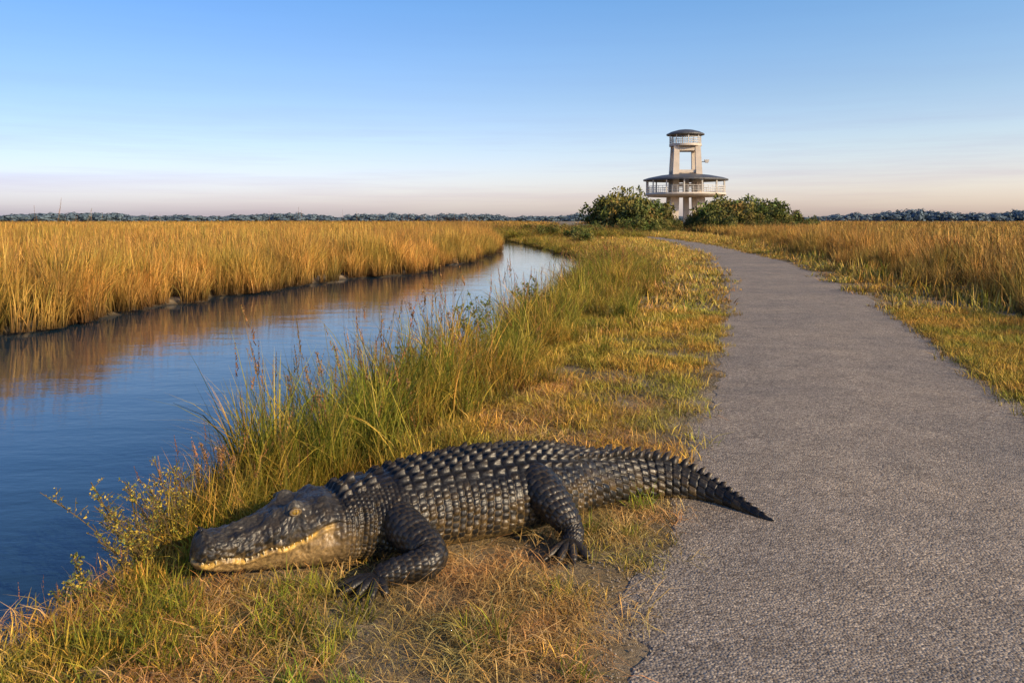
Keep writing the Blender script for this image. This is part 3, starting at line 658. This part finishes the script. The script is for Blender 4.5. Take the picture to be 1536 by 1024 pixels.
# ------------------------------------------------------------------ shrubs and trees
def crown(rng, nl, lobes, ls, cols, stems=5, h=1., asp=.45, radial=False):
    cs = rng.normal(0, .42, (lobes, 3)) * np.array([1, 1, .6]); cs[:, 2] = np.abs(cs[:, 2]) * 1.1 + .35; rs = rng.uniform(.16, .42, lobes)
    li = rng.integers(0, lobes, nl); d = rng.normal(0, 1, (nl, 3)); d /= np.linalg.norm(d, axis=1, keepdims=True)
    rad = rs[li] * (.6 + .6 * rng.random(nl)); P = cs[li] + d * rad[:, None]
    low = rng.random(nl) < .12; P[low] = rng.normal(0, .45, (low.sum(), 3)) * np.array([1, 1, .3]) + np.array([0, 0, .25])
    P[:, 2] = np.maximum(P[:, 2], .02)
    a = rng.normal(0, 1, (nl, 3))
    if radial: a = np.cross(d, a)
    a /= np.linalg.norm(a, axis=1, keepdims=True); b_ = np.cross(a, d if radial else rng.normal(0, 1, (nl, 3))); b_ /= np.linalg.norm(b_, axis=1, keepdims=True)
    s = ls * rng.uniform(.5, 1.3, nl)[:, None]
    V = np.stack([P - a * s, P + b_ * s * asp, P + a * s, P - b_ * s * asp], 1).reshape(-1, 3); F = np.arange(nl * 4).reshape(-1, 4)
    lc = np.array(cols)[rng.integers(0, len(cols), lobes)][li] * (.6 + .7 * rng.random((nl, 1)))
    ps = [(V, F, np.repeat(lc, 4, 0))]
    for k in range(stems):
        e = cs[k % lobes]; x0 = rng.normal(0, .1, 2)
        V_, F_ = beam('', (x0[0], x0[1], -.05), (e[0], e[1], e[2]), .018, None); V_[4:] = V_[4:] * .4 + np.array(e) * .6; ps.append((V_, F_, (.09, .07, .05)))
    return merge(ps)
bc = bpy.data.collections.new('shrub_variants'); SC = [(.11, .13, .03), (.14, .145, .038), (.19, .165, .05), (.075, .095, .025), (.24, .175, .06)]
for i in range(5):
    V, F, C = crown(np.random.default_rng(40 + i), 2200, 13, .07, SC); bc.objects.link(mk(f'shrub_{i}', V, F, M_leaf, C, link=False))
prof = ([6.6, 8.5, 10.5, 13.3, 15.2, 16.8, 18.0, 19, 22, 23.2, 24.5, 26.5, 28, 31, 34, 37.5], [1.0, 2.6, 4.2, 5.8, 5.4, 4.2, 2.6, 1.9, 2.0, 3.4, 4.8, 5.4, 5.0, 4.2, 2.9, 1.3])
n = 250; xx = R.uniform(7.0, 36.5, n); yy = R.uniform(82, 108, n); xn = xx * 95 / yy; hh = np.interp(xn, *prof) * yy / 95 * R.uniform(.45, .95, n)
k = ~((xx < RR(yy) + .8) & (xx > RL(yy) - .8)); xx, yy, hh, xn = xx[k], yy[k], hh[k], xn[k]
hh = hh * np.where(yy < 88, .6, 1.)
sx = np.clip(hh * R.uniform(.55, .9, len(xx)), .8, 3.2); sx = np.minimum(sx, .7 + .75 * np.abs(xn - 20.6)); hh = hh / 1.15
scatter('shrub_thicket', xx, yy, 0 * xx - .1, np.stack([sx, sx, hh], -1), bc, 5, .08)
xs = np.array([5.0, 6.3, 3.6, 7.4, 3.0, 1.8, 5.8, 8.3, 4.4]); yv = np.array([60, 66, 71, 74, 64, 76, 78, 80, 50.]); hv = R.uniform(.7, 1.3, 9)
scatter('bank_shrubs', xs, yv, 0 * xs, np.stack([hv * 1.1, hv * 1.1, hv], -1), bc, 5)

M_far = grassmat('haze_tinted_foliage', green=(1, 1, 1), gold=(1, 1, 1), lo=.95, hi=1.05)
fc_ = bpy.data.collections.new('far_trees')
for i in range(4):
    V, F, C = crown(np.random.default_rng(80 + i), 700, 11, .13, [(.125, .175, .215), (.118, .168, .205), (.132, .182, .22)], stems=2, asp=.9, radial=True); C = C * 0 + C.mean(0) * .85 + C * .15  # bluish grey leaf colours have the distance haze painted in
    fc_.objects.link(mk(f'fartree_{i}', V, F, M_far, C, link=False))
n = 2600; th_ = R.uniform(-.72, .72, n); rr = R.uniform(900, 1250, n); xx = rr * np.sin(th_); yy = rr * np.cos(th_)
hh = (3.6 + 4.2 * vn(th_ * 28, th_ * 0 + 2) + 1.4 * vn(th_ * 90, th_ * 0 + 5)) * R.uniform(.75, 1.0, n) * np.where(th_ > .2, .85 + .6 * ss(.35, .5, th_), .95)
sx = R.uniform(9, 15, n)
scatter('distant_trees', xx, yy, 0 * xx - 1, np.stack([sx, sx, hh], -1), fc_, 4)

# ------------------------------------------------------------------ weeds
def weed(name, loc, hgt, nst, lean, rng, yellow=.6, leafs=1., dense=26, ycol=(.60, .44, .06), up=0., lmax=.8, tmin=.25):
    ps = []
    for k in range(nst):
        la = lean + rng.normal(0, .8); L = hgt * rng.uniform(.6, 1.1); ln = rng.uniform(.15, lmax); pr = np.array([rng.normal(0, .03 + up), rng.normal(0, .03 + up), 0])
        pts_ = [pr + np.array([math.cos(la) * L * ln * t ** 1.6, math.sin(la) * L * ln * t ** 1.6, L * t * (1 - .15 * ln * t)]) for t in np.linspace(0, 1, 9)]
        for a, b2 in zip(pts_[:-1], pts_[1:]):
            V_, F_ = beam('', a, b2, .0016, None); ps.append((V_, F_, (.16, .11, .05)))
        for q in range(dense):
            t = rng.uniform(tmin, 1); i = min(7, int(t * 8)); p_ = pts_[i] + (pts_[i + 1] - pts_[i]) * (t * 8 - i)
            bl = rng.uniform(.01, .07) * (1.2 - .5 * t) * (hgt / .4 if tmin < .5 else .35); aa = rng.random() * 6.28; e = p_ + np.array([math.cos(aa) * bl, math.sin(aa) * bl, bl * .8])
            V_, F_ = beam('', p_, e, .0009, None); ps.append((V_, F_, (.18, .13, .05)))
            for w in range(rng.integers(3, 7)):
                c0 = p_ + (e - p_) * rng.uniform(.3, 1.05) + rng.normal(0, .004, 3); d = rng.normal(0, 1, 3); d /= np.linalg.norm(d); s2 = np.cross(d, rng.normal(0, 1, 3)); s2 /= np.linalg.norm(s2); z_ = rng.uniform(.004, .009) * leafs
                c_ = np.array(ycol) if rng.random() < yellow else np.array((.18, .22, .05)); c_ = c_ * rng.uniform(.6, 1.2)
                ps.append((np.array([c0 - d * z_, c0 + s2 * z_ * .5, c0 + d * z_, c0 - s2 * z_ * .5]), np.array([[0, 1, 2, 3]]), c_))
    V, F, C = merge(ps); ob = mk(name, V, F, M_weed, C); ob.location = loc; return ob
M_weed = grassmat('weed_leaves', green=(1, 1, 1), gold=(1, 1, 1), lo=1, hi=1.01, trans=.25)
rg = np.random.default_rng(3)
weed('goldenrod_weed', (-1.60, 3.42, -.08), .46, 12, 2.9, rg)
weed('goldenrod_weed', (-1.52, 3.62, -.06), .42, 9, 2.2, rg)
weed('goldenrod_weed', (-1.70, 3.15, -.1), .26, 6, 3.1, rg, .4)
weed('broadleaf_weed', (-.30, 8.6, -.05), .7, 10, 2.2, rg, .03, 2.2, 34)
weed('broadleaf_weed', (-.80, 6.7, -.05), .45, 8, 2.6, rg, .1, 1.8, 30)
weed('broadleaf_weed', (.35, 11.5, -.05), .7, 10, 2.0, rg, .03, 2.6, 34)
for lx, ly, hh_ in ((-1.15, 4.75, .78), (-.8, 5.2, .85), (-.5, 6.3, .9), (-1.45, 4.1, .5)):
    weed('seed_head_grass', (lx, ly, -.04), hh_, 6, 2.5, rg, 1., .9, 26, (.48, .27, .12), .06, .3, .8)

# ------------------------------------------------------------------ camera, sun, sky
cam = bpy.data.cameras.new('camera'); co = bpy.data.objects.new('camera', cam); COL.objects.link(co)
co.location = (0, 0, 1.5); co.rotation_euler = (math.pi / 2, 0, 0); cam.lens = 28; cam.sensor_width = 36; cam.shift_y = -(512 - 330) / 1536
cam.clip_end = 9000; cam.clip_start = .05; scene.camera = co
EL, AZ = 23, 126
to = Vector((math.sin(math.radians(AZ)) * math.cos(math.radians(EL)), math.cos(math.radians(AZ)) * math.cos(math.radians(EL)), math.sin(math.radians(EL))))
sl = bpy.data.lights.new('sun', 'SUN'); sl.energy = 5.0; sl.angle = math.radians(.5); sl.color = (1, .75, .45)
so = bpy.data.objects.new('sun', sl); COL.objects.link(so); so.rotation_euler = to.to_track_quat('Z', 'Y').to_euler()
w = bpy.data.worlds.new('World'); scene.world = w; w.use_nodes = True; nt = w.node_tree
sk = nt.nodes.new('ShaderNodeTexSky'); sk.sky_type = 'NISHITA'; sk.sun_disc = False; sk.sun_elevation = math.radians(EL); sk.sun_rotation = math.radians(AZ)
sk.air_density = 1.0; sk.dust_density = 1.2; sk.ozone_density = 1.6
tc = nt.nodes.new('ShaderNodeTexCoord'); sx_ = nt.nodes.new('ShaderNodeSeparateXYZ'); nt.links.new(tc.outputs['Generated'], sx_.inputs[0])
mr = nt.nodes.new('ShaderNodeMapRange'); nt.links.new(sx_.outputs[2], mr.inputs[0]); mr.inputs[1].default_value = 0; mr.inputs[2].default_value = .6
tint = ramp(nt, mr.outputs[0], [(0, (.76, .69, .88)), (.08, (.68, .65, .82)), (.147, (.59, .60, .73)), (.247, (.48, .54, .67)), (.44, (.36, .53, .72)), (.65, (.28, .44, .64)), (1, (.20, .32, .50))])
mr2 = nt.nodes.new('ShaderNodeMapRange'); nt.links.new(sx_.outputs[0], mr2.inputs[0]); mr2.inputs[1].default_value = -.55; mr2.inputs[2].default_value = .55
tint2 = ramp(nt, mr2.outputs[0], [(0, (.82, .84, .92)), (1, (1.30, 1.20, 1.08))])
mm = mix(nt, 1., sk.outputs[0], tint, 'MULTIPLY')
mm = mix(nt, 1., mm, tint2, 'MULTIPLY')
# thin high haze streaks low in the sky
mp = nt.nodes.new('ShaderNodeMapping'); mp.inputs['Scale'].default_value = (1.6, 1.6, 34); nt.links.new(tc.outputs['Generated'], mp.inputs['Vector'])
st = ramp(nt, noise(nt, mp.outputs[0], 1.6, 5, .6), [(.42, 0.), (.72, 1.)])
band = ramp(nt, mr.outputs[0], [(0, .7), (.13, .8), (.24, .15), (.6, .05)])
cl = mix(nt, 1., st, band, 'MULTIPLY')
dim = mix(nt, 1., mm, (.86, .80, .88), 'MULTIPLY')
mm = mix(nt, cl, mm, dim)
m2 = mix(nt, 1., mm, (2., 2., 2.), 'MULTIPLY')
nt.links.new(m2, nt.nodes['Background'].inputs['Color']); nt.nodes['Background'].inputs['Strength'].default_value = .138
scene.view_settings.view_transform = 'Standard'; scene.view_settings.look = 'None'; scene.view_settings.exposure = 0
